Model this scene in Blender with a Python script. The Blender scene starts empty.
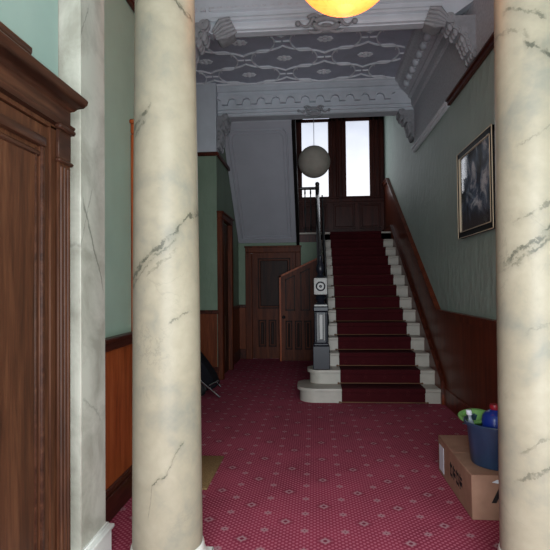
import bpy, bmesh, math, random
from mathutils import Vector, Matrix
random.seed(7)
scn = bpy.context.scene
COL = scn.collection
PI = math.pi

# ------------------------------------------------------------------ helpers
def lin(c):
    return tuple(((v/255)/12.92 if v/255 <= .04045 else (((v/255)+.055)/1.055)**2.4) for v in c) + (1,)

class MB:
    """collects shapes in world coordinates, then links them as ONE mesh object"""
    def __init__(s): s.bm = bmesh.new()
    def _new(s, verts, faces, bevel=0, seg=1):
        vs = [s.bm.verts.new(v) for v in verts]
        fs = []
        for f in faces:
            try: fs.append(s.bm.faces.new([vs[i] for i in f]))
            except ValueError: pass
        if bevel > 0:
            ed = list({e for f in fs for e in f.edges})
            bmesh.ops.bevel(s.bm, geom=ed, offset=bevel, segments=seg, affect='EDGES', profile=.5)
        return vs
    def box(s, x0, x1, y0, y1, z0, z1, bevel=0, seg=1):
        if x0 > x1: x0, x1 = x1, x0
        if y0 > y1: y0, y1 = y1, y0
        if z0 > z1: z0, z1 = z1, z0
        v = [(x, y, z) for x in (x0, x1) for y in (y0, y1) for z in (z0, z1)]
        f = [(0,1,3,2),(4,6,7,5),(0,4,5,1),(2,3,7,6),(0,2,6,4),(1,5,7,3)]
        s._new(v, f, bevel, seg); return s
    def prism(s, poly, axis, a0, a1, bevel=0, seg=1):
        """poly: 2D points in the two other axes (in x,y,z order); extruded along axis"""
        def P(p, a):
            if axis == 'x': return (a, p[0], p[1])
            if axis == 'y': return (p[0], a, p[1])
            return (p[0], p[1], a)
        n = len(poly)
        v = [P(p, a0) for p in poly] + [P(p, a1) for p in poly]
        f = [tuple(range(n)), tuple(range(2*n-1, n-1, -1))]
        f += [(i, i+n, (i+1) % n + n, (i+1) % n) for i in range(n)]
        s._new(v, f, bevel, seg); return s
    def lathe(s, prof, c=(0,0,0), seg=32, rot=None, caps=True):
        rings = []
        M = rot or Matrix.Identity(3)
        for r, z in prof:
            if r < 1e-6: rings.append([s.bm.verts.new(Vector(c) + M @ Vector((0,0,z)))])
            else: rings.append([s.bm.verts.new(Vector(c) + M @ Vector((r*math.cos(2*PI*i/seg), r*math.sin(2*PI*i/seg), z))) for i in range(seg)])
        for a, b in zip(rings, rings[1:]):
            for i in range(seg):
                j = (i+1) % seg
                if len(a) == 1 and len(b) == 1: continue
                if len(a) == 1: s.bm.faces.new((a[0], b[i], b[j]))
                elif len(b) == 1: s.bm.faces.new((a[i], a[j], b[0]))
                else: s.bm.faces.new((a[i], a[j], b[j], b[i]))
        if caps:
            for r in (rings[0], rings[-1]):
                if len(r) > 2: s.bm.faces.new(r)
        return s
    def tube(s, pts, r, seg=8, flat=None, closed=False):
        """round tube through pts; flat=(axis index, factor) squashes it along a world axis"""
        pts = [Vector(p) for p in pts]; n = len(pts); rings = []
        rr = r if isinstance(r, (list, tuple)) else [r]*n
        for i, p in enumerate(pts):
            if closed: d = pts[(i+1) % n] - pts[i-1]
            else: d = pts[min(i+1, n-1)] - pts[max(i-1, 0)]
            if d.length < 1e-9: d = Vector((0,0,1))
            d.normalize()
            ref = Vector((0,0,1)) if abs(d.z) < .9 else Vector((1,0,0))
            a = d.cross(ref).normalized(); b = a.cross(d)
            ring = []
            for k in range(seg):
                o = (a*math.cos(2*PI*k/seg) + b*math.sin(2*PI*k/seg))*rr[i]
                if flat: o[flat[0]] *= flat[1]
                ring.append(s.bm.verts.new(p+o))
            rings.append(ring)
        m = n if closed else n-1
        for i in range(m):
            A, B = rings[i], rings[(i+1) % n]
            for k in range(seg):
                j = (k+1) % seg
                s.bm.faces.new((A[k], A[j], B[j], B[k]))
        if not closed:
            s.bm.faces.new(rings[0]); s.bm.faces.new(rings[-1])
        return s
    def ball(s, c, r, sc=(1,1,1), u=16, v=10):
        g = bmesh.ops.create_uvsphere(s.bm, u_segments=u, v_segments=v, radius=r)
        for w in g['verts']:
            w.co = Vector((w.co.x*sc[0]+c[0], w.co.y*sc[1]+c[1], w.co.z*sc[2]+c[2]))
        return s
    def xform(s, M):
        for v in s.bm.verts: v.co = M @ v.co
        return s

ROOT = {}
def obj(name, mb, mat, parent=None, smooth=True, label=None):
    bm = mb.bm
    L = ROOT.get(parent.name, Vector((0,0,0))) if parent else Vector((0,0,0))
    if parent is None:
        # origin at the base of the mesh
        xs = [v.co for v in bm.verts]
        L = Vector((sum(v.x for v in xs)/len(xs), sum(v.y for v in xs)/len(xs), min(v.z for v in xs)))
    for v in bm.verts: v.co -= L
    bmesh.ops.recalc_face_normals(bm, faces=bm.faces)
    me = bpy.data.meshes.new(name); bm.to_mesh(me); bm.free()
    if smooth:
        for p in me.polygons: p.use_smooth = True
        try: me.set_sharp_from_angle(angle=math.radians(38))
        except Exception: pass
    if mat: me.materials.append(mat)
    o = bpy.data.objects.new(name, me); COL.objects.link(o)
    if parent: o.parent = parent
    else: o.location = L
    ROOT[o.name] = L
    if label: o['label'] = label
    return o
def thing(name, label, cat, loc, group=None):
    o = bpy.data.objects.new(name, None); COL.objects.link(o)
    o.location = loc; o.empty_display_size = .1
    o['label'] = label; o['category'] = cat
    if group: o['group'] = group
    ROOT[o.name] = Vector(loc); return o
def tag(o, label, cat, group=None):
    o['label'] = label; o['category'] = cat
    if group: o['group'] = group
    return o
def struct(name, mb, mat, parent=None, smooth=False):
    o = obj(name, mb, mat, parent, smooth)
    o['kind'] = 'structure'; return o

# ---------------------------------------------------------------- materials
class NT:
    def __init__(s, name):
        s.m = bpy.data.materials.new(name); s.m.use_nodes = True
        s.t = s.m.node_tree; s.b = s.t.nodes['Principled BSDF']
    def n(s, kind, **kw):
        o = s.t.nodes.new(kind)
        for k, v in kw.items(): setattr(o, k, v)
        return o
    def l(s, a, b): s.t.links.new(a, b)
    def val(s, x, inp):
        if hasattr(x, 'is_output') or isinstance(x, bpy.types.NodeSocket): s.l(x, inp)
        else: inp.default_value = x
    def math(s, op, a, b=None, c=None, clamp=False):
        o = s.n('ShaderNodeMath', operation=op); o.use_clamp = clamp
        s.val(a, o.inputs[0])
        if b is not None: s.val(b, o.inputs[1])
        if c is not None: s.val(c, o.inputs[2])
        return o.outputs[0]
    def co(s, kind='Object'):
        return s.n('ShaderNodeTexCoord').outputs[kind]
    def mapping(s, v, scale=(1,1,1), rot=(0,0,0), loc=(0,0,0)):
        o = s.n('ShaderNodeMapping'); s.l(v, o.inputs[0])
        o.inputs['Scale'].default_value = scale; o.inputs['Rotation'].default_value = rot; o.inputs['Location'].default_value = loc
        return o.outputs[0]
    def noise(s, v, scale, detail=3, rough=.55, dist=0):
        o = s.n('ShaderNodeTexNoise'); s.l(v, o.inputs['Vector'])
        o.inputs['Scale'].default_value = scale; o.inputs['Detail'].default_value = detail
        o.inputs['Roughness'].default_value = rough; o.inputs['Distortion'].default_value = dist
        return o.outputs['Fac']
    def ramp(s, f, stops):
        o = s.n('ShaderNodeValToRGB'); s.l(f, o.inputs[0])
        e = o.color_ramp.elements
        while len(e) < len(stops): e.new(.5)
        for q, (p, c) in zip(e, stops): q.position = p; q.color = c if len(c) == 4 else tuple(c)+(1,)
        return o.outputs[0]
    def mix(s, f, a, b):
        o = s.n('ShaderNodeMix', data_type='RGBA'); s.val(f, o.inputs[0]); s.val(a, o.inputs[6]); s.val(b, o.inputs[7])
        return o.outputs[2]
    def bump(s, h, strength=.3, dist=.01):
        o = s.n('ShaderNodeBump'); o.inputs['Strength'].default_value = strength; o.inputs['Distance'].default_value = dist
        s.l(h, o.inputs['Height']); s.l(o.outputs[0], s.b.inputs['Normal'])
    def fin(s, col=None, rough=.5, spec=.5, metal=0, coat=0):
        if col is not None: s.val(col, s.b.inputs['Base Color'])
        s.val(rough, s.b.inputs['Roughness']); s.b.inputs['Specular IOR Level'].default_value = spec
        s.b.inputs['Metallic'].default_value = metal; s.b.inputs['Coat Weight'].default_value = coat
        return s.m

def paint(name, rgb, rough=.6, var=.12, spec=.4, scale=6, metal=0, bump=0):
    k = NT(name); v = k.co()
    c = lin(rgb); d = tuple(x*(1-var) for x in c[:3]) + (1,); e = tuple(min(1, x*(1+var)) for x in c[:3]) + (1,)
    f = k.noise(v, scale, 4)
    if bump: k.bump(k.noise(v, scale*12, 3), bump, .004)
    return k.fin(k.ramp(f, [(.3, d), (.7, e)]), rough, spec, metal)

def wood(name, dark, mid, light, axis='z', rough=.42, scale=1.0, spec=.2):
    k = NT(name); v = k.co()
    st = {'z': (9, 9, .7), 'x': (.7, 9, 9), 'y': (9, .7, 9)}[axis]
    w = k.mapping(v, tuple(q*scale for q in st))
    f = k.noise(w, 2.2, 6, .62, .7)
    g = k.noise(k.mapping(v, tuple(q*scale*5 for q in st)), 3, 3, .6)
    h = k.math('ADD', k.math('MULTIPLY', f, .75), k.math('MULTIPLY', g, .25))
    col = k.ramp(h, [(.34, lin(dark)), (.5, lin(mid)), (.68, lin(light))])
    k.bump(g, .08, .003)
    return k.fin(col, rough, spec)

def marble(name, base, cool, vein, veins, seed=0):
    """veins: (x0, x1, z at x0, z at x1, half width, strength) across the side that faces the hall door"""
    k = NT(name); v = k.co(); sx = k.n('ShaderNodeSeparateXYZ'); k.l(v, sx.inputs[0])
    x, z = sx.outputs[0], sx.outputs[2]
    vo = k.mapping(v, loc=(seed, seed*.7, seed*.3))
    cloud = k.noise(vo, 3.0, 4, .6, .4); fine = k.noise(vo, 16, 5, .65, .3)
    col = k.ramp(k.math('ADD', k.math('MULTIPLY', cloud, .7), k.math('MULTIPLY', fine, .3)), [(.33, lin(cool)), (.52, lin(base)), (.7, lin(tuple(min(255, q+12) for q in base)))])
    # faint natural veining everywhere
    r = k.noise(k.mapping(vo, (1, 1, .8), (.5, .75, 0)), 2.6, 6, .62, 1.2)
    rid = k.math('ABSOLUTE', k.math('SUBTRACT', r, .5))
    msk = k.math('MULTIPLY', k.math('SUBTRACT', 1, k.math('DIVIDE', rid, .012), clamp=True), k.math('MULTIPLY', k.math('SUBTRACT', k.noise(vo, 1.7, 2), .45, clamp=True), 2.4, clamp=True))
    col = k.mix(k.math('MULTIPLY', msk, .45), col, lin(vein))
    w1 = k.math('SUBTRACT', k.noise(vo, 7, 4, .7), .5); w2 = k.math('SUBTRACT', k.noise(vo, 30, 4, .7), .5)
    brk = k.math('MULTIPLY', k.math('SUBTRACT', k.noise(k.mapping(vo, loc=(3, 1, 5)), 26, 3, .6), .34, clamp=True), 5, clamp=True)
    for (x0, x1, z0, z1, hw, st) in veins:
        t = k.math('DIVIDE', k.math('SUBTRACT', x, x0), x1-x0)
        zc = k.math('ADD', k.math('MULTIPLY', t, z1-z0), z0)
        d = k.math('SUBTRACT', z, zc)
        d = k.math('ADD', d, k.math('ADD', k.math('MULTIPLY', w1, .11), k.math('MULTIPLY', w2, .06)))
        a = k.math('SUBTRACT', 1, k.math('DIVIDE', k.math('ABSOLUTE', d), hw), clamp=True)
        e = k.math('SUBTRACT', 1, k.math('DIVIDE', k.math('ABSOLUTE', d), hw*5), clamp=True)
        ends = k.math('MULTIPLY', k.math('MULTIPLY', t, 8, clamp=True), k.math('MULTIPLY', k.math('SUBTRACT', 1, t), 8, clamp=True))
        a = k.math('MULTIPLY', k.math('MULTIPLY', k.math('MULTIPLY', a, 1.8, clamp=True), brk), k.math('MULTIPLY', ends, st*.8))
        e = k.math('MULTIPLY', e, k.math('MULTIPLY', ends, st*.28))
        col = k.mix(e, col, lin(tuple(int(q*.7+b*.3) for q, b in zip(vein, base))))
        col = k.mix(a, col, lin(vein))
    return k.fin(col, .42, .22)

def carpet(name, base, dot, motif, dark, x0=.042, y0=2.822, runner=False):
    k = NT(name); g = k.n('ShaderNodeNewGeometry').outputs['Position']
    sp = k.n('ShaderNodeSeparateXYZ'); k.l(g, sp.inputs[0])
    x = k.math('SUBTRACT', sp.outputs[0], x0); y = k.math('SUBTRACT', sp.outputs[1], y0)
    if runner: y = k.math('ADD', y, sp.outputs[2])
    def lattice(px, py, ou=0, ov=0):
        a = k.math('DIVIDE', x, px); b = k.math('DIVIDE', y, py)
        u = k.math('ADD', k.math('ADD', a, b), .5+ou); w = k.math('ADD', k.math('SUBTRACT', a, b), .5+ov)
        fu = k.math('SUBTRACT', k.math('FRACT', k.math('ADD', u, 200)), .5); fw = k.math('SUBTRACT', k.math('FRACT', k.math('ADD', w, 200)), .5)
        lx = k.math('MULTIPLY', k.math('ADD', fu, fw), px/2); ly = k.math('MULTIPLY', k.math('SUBTRACT', fu, fw), py/2)
        return lx, ly
    def disc(l, rx, ry, soft=.3):
        q = k.math('SQRT', k.math('ADD', k.math('POWER', k.math('ABSOLUTE', k.math('DIVIDE', l[0], rx)), 2), k.math('POWER', k.math('ABSOLUTE', k.math('DIVIDE', l[1], ry)), 2)))
        return k.math('DIVIDE', k.math('SUBTRACT', 1+soft, q), 2*soft, clamp=True), q
    def diamond(l, rx, ry):
        q = k.math('ADD', k.math('ABSOLUTE', k.math('DIVIDE', l[0], rx)), k.math('ABSOLUTE', k.math('DIVIDE', l[1], ry)))
        return k.math('DIVIDE', k.math('SUBTRACT', 1.15, q), .3, clamp=True), q
    n1 = k.noise(g, 2.2, 3); n2 = k.noise(g, 240, 2)
    nn = k.math('ADD', k.math('MULTIPLY', n1, .6), k.math('MULTIPLY', n2, .4))
    col = k.ramp(nn, [(.3, lin(dark)), (.62, lin(base))])
    PX, PY = .467, .437
    big = lattice(PX, PY)
    halo, _ = disc(big, .052, .05, .15)
    fine = lattice(PX/12, PY/12)
    d, _ = disc(fine, .0075, .0085)
    col = k.mix(k.math('MULTIPLY', d, .75), col, lin(dot))
    col = k.mix(k.math('MULTIPLY', halo, .4), col, lin(dark))
    m, q = diamond(big, .044, .046)
    cross = k.math('MULTIPLY', k.math('ABSOLUTE', big[0]), k.math('ABSOLUTE', big[1]))
    petals = k.math('MULTIPLY', m, k.math('SUBTRACT', 1, k.math('MULTIPLY', k.math('ABSOLUTE', k.math('SUBTRACT', q, .5)), 2.6), clamp=True))
    col = k.mix(k.math('MULTIPLY', petals, .65), col, lin(motif))
    c, _ = disc(big, .011, .012); col = k.mix(c, col, lin(dark))
    for o in ((.5, 0), (0, .5)):
        s = lattice(PX, PY, *o)
        m, q = diamond(s, .026, .026); col = k.mix(k.math('MULTIPLY', m, .5), col, lin(motif))
        c, _ = disc(s, .006, .006); col = k.mix(c, col, lin(dark))
    k.bump(n2, .35, .004)
    return k.fin(col, .95, .15)

def emitter(name, rgb, strength, tex=None):
    k = NT(name); k.b.inputs['Emission Strength'].default_value = strength
    k.b.inputs['Base Color'].default_value = lin(rgb)
    if tex: tex(k)
    else: k.b.inputs['Emission Color'].default_value = lin(rgb)
    k.b.inputs['Roughness'].default_value = .35
    return k.m

M = {}
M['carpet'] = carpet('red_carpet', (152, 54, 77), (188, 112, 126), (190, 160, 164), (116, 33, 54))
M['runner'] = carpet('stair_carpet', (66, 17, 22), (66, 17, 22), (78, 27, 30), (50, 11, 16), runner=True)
M['brass'] = paint('brass_rod', (116, 84, 62), .55, .1, .4, 6, .6)
M['white_paint'] = paint('white_stair_paint', (176, 170, 159), .45, .07, .4, 9)
M['plaster'] = paint('grey_white_plaster', (192, 197, 203), .8, .06, .2, 5, 0, .1)
M['ceil'] = paint('ceiling_ground', (178, 181, 194), .85, .08, .2, 5)
M['relief'] = paint('ceiling_relief', (226, 228, 232), .7, .06, .2, 5)
M['ornament_grey'] = paint('mottled_grey_plaster', (142, 143, 146), .8, .14, .2, 14, 0, .15)  # darker mottled grey for the carved ornament
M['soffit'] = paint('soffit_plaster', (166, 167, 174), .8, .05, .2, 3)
M['dark_wood'] = wood('dark_oak', (43, 22, 12), (65, 36, 21), (85, 52, 33), 'z', .5)
M['carved'] = wood('carved_oak', (36, 18, 11), (54, 30, 20), (76, 46, 31), 'y', .42)
M['door_wood'] = wood('brown_door_wood', (58, 23, 9), (86, 38, 16), (108, 53, 25), 'z', .5)
M['door_mould_shaded'] = wood('shaded_door_moulding_wood', (26, 11, 6), (40, 18, 9), (58, 28, 14), 'z', .5)  # door wood darkened: the shade of the panel grooves is painted in
M['dado_wood'] = wood('orange_wainscot', (120, 53, 23), (158, 77, 38), (178, 96, 53), 'z', .42)
M['dado_wood_dim'] = wood('dimmed_orange_wainscot', (80, 36, 16), (108, 52, 26), (124, 66, 36), 'z', .45)  # orange wainscot darkened, so the far hall's low light is in the colour
M['red_wood'] = wood('red_brown_wainscot', (72, 29, 16), (104, 46, 26), (126, 62, 38), 'z', .32, .6)
M['trim_wood'] = wood('dark_trim', (42, 18, 12), (70, 32, 22), (96, 48, 34), 'y', .38)
M['landing_wood'] = wood('landing_wood', (42, 16, 12), (66, 28, 21), (86, 40, 31), 'z', .38)
M['black_paint'] = paint('blue_black_paint', (24, 27, 36), .38, .15, .35)
M['black_rail'] = paint('black_rail', (26, 22, 22), .25, .15, .6)
M['grey_paint'] = paint('pale_grey_paint', (176, 176, 172), .45, .08)
M['iron'] = paint('black_iron', (22, 22, 24), .45, .15)
def wallpaper(name, c0, c1):
    k = NT(name); v = k.n('ShaderNodeNewGeometry').outputs['Position']
    f = k.noise(v, 1.5, 3)
    vo = k.n('ShaderNodeTexVoronoi'); k.l(k.mapping(v, (7, 7, 4.2)), vo.inputs['Vector']); vo.inputs['Scale'].default_value = 1.6
    w = k.noise(k.mapping(v, (14, 14, 8)), 1.3, 3, .6, 1.5)
    h = k.math('ADD', vo.outputs['Distance'], k.math('MULTIPLY', w, .6))
    k.bump(h, .55, .012)
    return k.fin(k.ramp(f, [(.3, lin(c0)), (.7, lin(c1))]), .62, .35)
M['wall_green'] = wallpaper('sage_wallpaper', (154, 171, 160), (164, 181, 170))
M['wall_green_dim'] = wallpaper('dimmed_sage_wallpaper', (114, 132, 112), (124, 142, 122))  # same sage wallpaper, darkened: the far hall's dimness is put into its colour
M['wall_vestibule'] = paint('vestibule_teal_wall', (142, 160, 151), .75, .05, .25, 3)
M['wall_teal'] = paint('teal_wall', (168, 194, 178), .75, .05, .25, 3)
def frieze():
    k = NT('frieze_paper'); v = k.n('ShaderNodeNewGeometry').outputs['Position']
    w = k.noise(v, 38, 2); k.bump(w, .6, .01)
    return k.fin(k.ramp(k.noise(v, 40, 2), [(.35, lin((182, 184, 189))), (.65, lin((200, 202, 207)))]), .8, .2)
M['frieze'] = frieze()
CR, CO, VE = (144, 134, 115), (122, 118, 106), (60, 60, 50)
M['marble_left'] = marble('cream_marble_a', CR, CO, VE, [
    (-.165, -.01, 1.43, 1.59, .013, .95), (-.155, .0, 1.41, 1.55, .009, .7), (-.03, .10, 1.58, 1.67, .012, .9), (-.02, .09, 1.56, 1.63, .008, .6), (.08, .165, 1.66, 1.79, .012, .95), (-.06, .10, 1.45, 1.60, .010, .45),
    (-.145, -.02, 2.14, 2.27, .014, .9), (-.13, -.05, 2.12, 2.19, .010, .6), (-.13, -.06, 2.74, 2.86, .011, .8), (.06, .15, 2.80, 2.70, .013, .9),
    (.045, .117, .57, .715, .006, .8), (-.028, .052, .50, .575, .006, .9), (-.045, -.022, .36, .505, .006, .7), (.05, .145, 1.24, 1.31, .009, .65)], 1.3)
M['marble_right'] = marble('cream_marble_b', CR, CO, VE, [
    (-.165, .10, 1.50, 1.75, .014, .9), (-.165, .08, 1.47, 1.70, .010, .6), (-.08, .14, 1.55, 1.73, .010, .5), (-.13, .08, 1.68, 1.82, .010, .65),
    (-.08, .01, 2.48, 2.42, .013, .95), (-.01, .13, 2.45, 2.31, .013, .95), (-.14, .02, 2.66, 2.58, .012, .7), (-.165, -.05, 2.58, 2.50, .010, .4),
    (-.145, .12, .54, .75, .010, .65), (-.13, .06, .68, .80, .009, .5), (-.10, .10, 1.20, 1.30, .009, .4), (-.12, .12, 2.02, 2.16, .008, .35)], 4.1)
M['marble_pil'] = marble('cream_marble_c', (210, 204, 188), (192, 189, 177), VE, [(-.3, .3, 1.7, 1.45, .02, .0)], 7.7)
def pil_marble():
    k = NT('pilaster_marble'); v = k.n('ShaderNodeNewGeometry').outputs['Position']
    sp = k.n('ShaderNodeSeparateXYZ'); k.l(v, sp.inputs[0])
    cl = k.noise(v, 4, 5, .65, .5)
    col = k.ramp(cl, [(.35, lin((150, 145, 132))), (.6, lin((184, 179, 166)))])
    w = k.math('SUBTRACT', k.noise(v, 9, 4, .7), .5)
    for (y0, y1, z0, z1, hw, st) in ((2.28, 2.53, 1.86, 1.40, .022, .7), (2.26, 2.40, 1.60, 1.92, .014, .5), (2.28, 2.5, .9, .75, .012, .35), (2.27, 2.36, 2.62, 2.8, .012, .5)):
        t = k.math('DIVIDE', k.math('SUBTRACT', sp.outputs[1], y0), y1-y0)
        d = k.math('ADD', k.math('SUBTRACT', sp.outputs[2], k.math('ADD', k.math('MULTIPLY', t, z1-z0), z0)), k.math('MULTIPLY', w, .12))
        a = k.math('SUBTRACT', 1, k.math('DIVIDE', k.math('ABSOLUTE', d), hw), clamp=True)
        e = k.math('MULTIPLY', k.math('MULTIPLY', t, 9, clamp=True), k.math('MULTIPLY', k.math('SUBTRACT', 1, t), 9, clamp=True))
        col = k.mix(k.math('MULTIPLY', a, k.math('MULTIPLY', e, st)), col, lin(VE))
    return k.fin(col, .35, .45)
M['marble_pil'] = pil_marble()
M['base_marble'] = paint('base_marble', (214, 210, 202), .35, .07, .5, 6)

# ------------------------------------------------------------ key dimensions
WR, WL, LM, LF = 1.54, -1.285, -2.1, -1.48
D, G, R = 6.11, .2845, .175
YB, YW = 9.72, 11.02
ZL = 14*R
def nose(y): return (y-D)/G*R + R
SL = R/G

# =================================================================== SETTING
struct('floor', MB().box(-2.3, 1.75, -.72, 9.95, -.1, 0), M['carpet'])
struct('floor_landing', MB().box(LF, WR, D+13*G, YW, ZL-.19, ZL-.004), M['landing_wood'])
# right wall
struct('wall_right', MB().box(WR, WR+.2, -.72, 11.3, 0, 6.7), M['wall_green'])
fr = struct('wall_right_frieze', MB().box(WR-.012, WR, 2.6, 7.7, 3.47, 4.7), M['frieze'])
# left walls
struct('wall_left', MB().box(WL-.2, WL, 2.23, 3.52, 0, 4.7).box(WL-.2, WL, 3.52, 4.42, 2.50, 4.7).box(WL-.2, WL, 4.42, 5.0, 0, 4.7), M['wall_teal'])
struct('wall_left_hall', MB().box(LM-.2, LM, 4.8, 7.75, 0, 4.7).box(LM-.2, WL-.2, 4.8, 5.0, 0, 4.7), M['wall_green_dim'])
struct('wall_left_return', MB().box(LM, LF, 7.55, 7.75, 0, 3.47), M['wall_green_dim'])
struct('wall_left_return_frieze', MB().box(LM, LF, 7.545, 7.75, 3.47, 4.7), M['plaster'])
struct('wall_left_stair', MB().box(LF-.2, LF, 7.75, 9.95, 0, 6.7), M['wall_green_dim'])
# vestibule, front wall with the entrance opening
struct('wall_left_vestibule', MB().box(-1.39, -1.19, -.72, 2.245, 0, 4.7), M['wall_vestibule'])
struct('wall_right_vestibule', MB().box(1.475, WR-.002, -.72, 2.2, 0, 4.7), M['wall_teal'])
struct('wall_front', MB().box(-1.4, -.6, -.72, -.52, 0, 4.7).box(1.42, 1.54, -.72, -.52, 0, 4.7).box(-.6, 1.42, -.72, -.52, 3.3, 4.7), M['wall_teal'])
# back wall below the landing, stairwell walls
struct('wall_back', MB().box(LF, -1.24, YB, YB+.15, 0, ZL-.19).box(-1.24, -.34, YB, YB+.15, 2.08, ZL-.19).box(-.34, .095, YB, YB+.15, 0, ZL-.19), M['wall_green_dim'])
struct('wall_landing', MB().box(LF-.2, -.62, YW, YW+.2, ZL, 6.7).box(-.62, WR, YW, YW+.2, 5.2, 6.7), M['plaster'])
struct('wall_landing_left', MB().box(LF-.2, LF, 9.95, YW, ZL-.2, 6.7), M['wall_green_dim'])
struct('wall_stairwell', MB().box(LF-.2, WR, 7.75, 7.95, 4.75, 6.7), M['plaster'])
struct('ceiling_stairwell', MB().box(LF-.2, WR+.2, 7.75, YW+.2, 6.7, 6.8), M['plaster'])
struct('ceiling_entrance', MB().box(-1.6, 1.75, -.72, 4.8, 4.7, 4.8), M['plaster'])

# patterned hall ceiling with its plaster relief
cl = struct('ceiling', MB().box(LM-.2, WR+.2, 4.8, 7.95, 4.55, 4.75), M['ceil'])
rel = MB(); ros = MB()
zc = 4.548
def in_field(p): return LM+.05 < p[0] < 1.24 and 4.97 < p[1] < 7.62
def strand(pts, r=.0105):
    run = []
    for p in pts:
        if in_field(p): run.append((p[0], p[1], zc-.006))
        else:
            if len(run) > 1: rel.tube(run, r, 6, (2, 1.5))
            run = []
    if len(run) > 1: rel.tube(run, r, 6, (2, 1.5))
A_, B_ = .55, .49
for j in range(-5, 6):
    for i in range(-4, 5):
        if (i+j) % 2: continue
        cx, cy = .17+i*A_, 7.30+j*B_
        for sg in (-1, 1):
            # bracket-shaped edge with a cusp in the middle and turned-in ends
            pts = []
            for q in range(33):
                t = -1+q/16; a = abs(t)
                yy = .27+.10*max(0, 1-a*2.6)**1.5 - (.15*((a-.72)/.28)**2 if a > .72 else 0)
                pts.append((cx+t*A_*.78, cy+sg*yy, 0))
            strand(pts)
            # strap that links it to the next cell
            pts = [(cx+sg*A_*.78, cy-.12+.24*q/8, 0) for q in range(9)]
            strand([(cx+sg*(A_*.80+.10*q/8), cy, 0) for q in range(9)], .009)
            strand([(cx+sg*(A_*.78+.022*math.sin(PI*q/8)), cy-.12+.24*q/8, 0) for q in range(9)], .009)
            strand([(cx+sg*A_*.30, cy+.27*1.0+.0, 0), (cx+sg*A_*.30, cy+.27+.10, 0)], .007)
        # rosette
        if in_field((cx-.1, cy)) and in_field((cx+.1, cy)) and in_field((cx, cy+.06)):
            ros.ball((cx, cy, zc), .035, (1, 1, .6), 10, 6)
            for q in range(8):
                an = q*PI/4
                ros.ball((cx+.075*math.cos(an), cy+.055*math.sin(an), zc), .03, (1.1, .8, .5), 8, 5)
rel.tube([(LM+.02, 7.62, zc), (1.26, 7.62, zc), (1.26, 4.97, zc)], .018, 6)
o = obj('ceiling_relief', rel, M['relief'], cl); o['kind'] = 'structure'
o = obj('ceiling_rosettes', ros, M['relief'], cl); o['kind'] = 'structure'

# back beam with its cornice of scalloped dentils
def hprism(mb, prof, x0, x1): return mb.prism(prof, 'x', x0, x1)
b = MB()
hprism(b, [(7.64,4.55),(7.64,4.50),(7.67,4.46),(7.70,4.45),(7.70,4.40),(7.72,4.39),(7.72,4.22),(7.69,4.21),(7.69,4.18),(7.715,4.175),(7.715,4.15),(7.69,4.145),(7.69,4.125),(7.715,4.12),(7.715,4.09),(7.735,4.075),(7.95,4.075),(7.95,4.76),(7.75,4.76),(7.75,4.55)], LM, WR)
bb = struct('ceiling_beam_stair', b, M['plaster'])
dn = MB(); xx = LM+.05
while xx < 1.30:
    # downward bracket between rounded arches
    p = [(xx-.045, 4.25), (xx+.045, 4.25), (xx+.05, 4.29), (xx+.07, 4.33), (xx+.115, 4.345), (xx+.115, 4.38), (xx-.115, 4.38), (xx-.115, 4.345), (xx-.07, 4.33), (xx-.05, 4.29)]
    dn.prism(p, 'y', 7.655, 7.73)
    xx += .228
obj('dentils', dn, M['plaster'], bb)
def cartouche(cx, y, z, s=1.0):
    mb = MB()
    ring = [(cx+.10*s*math.cos(2*PI*q/24), y, z+.048*s*math.sin(2*PI*q/24)) for q in range(24)]
    mb.tube(ring, .026*s, 8, closed=True)
    mb.ball((cx, y+.03, z), .05*s, (1, .3, .4), 16, 8)
    for sg in (-1, 1):
        mb.tube([(cx+sg*s*(.11+.13*t/10), y, z+s*(.05-.06*math.sin(t/10*PI)-.02*t/10)) for t in range(11)], [s*.02*(1-t/14) for t in range(11)], 8)
        mb.tube([(cx+sg*s*(.06+.10*t/8), y, z+s*(.06+.02*math.sin(t/8*PI))) for t in range(9)], .016*s, 8)
        mb.tube([(cx+sg*s*(.03+.12*t/8), y, z-s*(.06+.015*math.sin(t/8*PI))) for t in range(9)], .014*s, 8)
        mb.ball((cx+sg*.245*s, y, z+.01*s), .025*s)
    return mb
obj('cartouche', cartouche(.02, 7.675, 4.105, .95), M['ornament_grey'], bb)

# front beam
b = MB()
hprism(b, [(4.95,4.76),(4.95,4.03),(4.93,4.0),(4.93,3.91),(4.89,3.895),(4.80,3.895),(4.795,3.905),(4.765,3.91),(4.755,3.935),(4.755,3.96),(4.785,3.965),(4.785,3.99),(4.755,4.0),(4.755,4.025),(4.79,4.04),(4.80,4.06),(4.80,4.10),(4.77,4.11),(4.77,4.13),(4.80,4.14),(4.80,4.76)], -.98, 1.24)
fb = struct('ceiling_beam_entrance', b, M['plaster'])
# haunches: the beam's ends above the consoles
obj('beam_haunch', MB().prism([(-.98,3.895),(-.98,4.76),(WL,4.76),(WL,4.10)], 'y', 4.80, 4.95), M['plaster'], fb)
obj('beam_haunch', MB().prism([(1.24,3.895),(1.24,4.76),(WR,4.76),(WR,4.10)], 'y', 4.80, 4.95), M['plaster'], fb)
dn = MB(); xx = WL+.03
while xx < WR-.05:
    dn.box(xx, xx+.05, 4.775, 4.81, 4.115, 4.15); xx += .085
obj('small_dentils', dn, M['frieze'], fb)
obj('cartouche', cartouche(.14, 4.735, 3.908, 1.1), M['ornament_grey'], fb)
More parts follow.
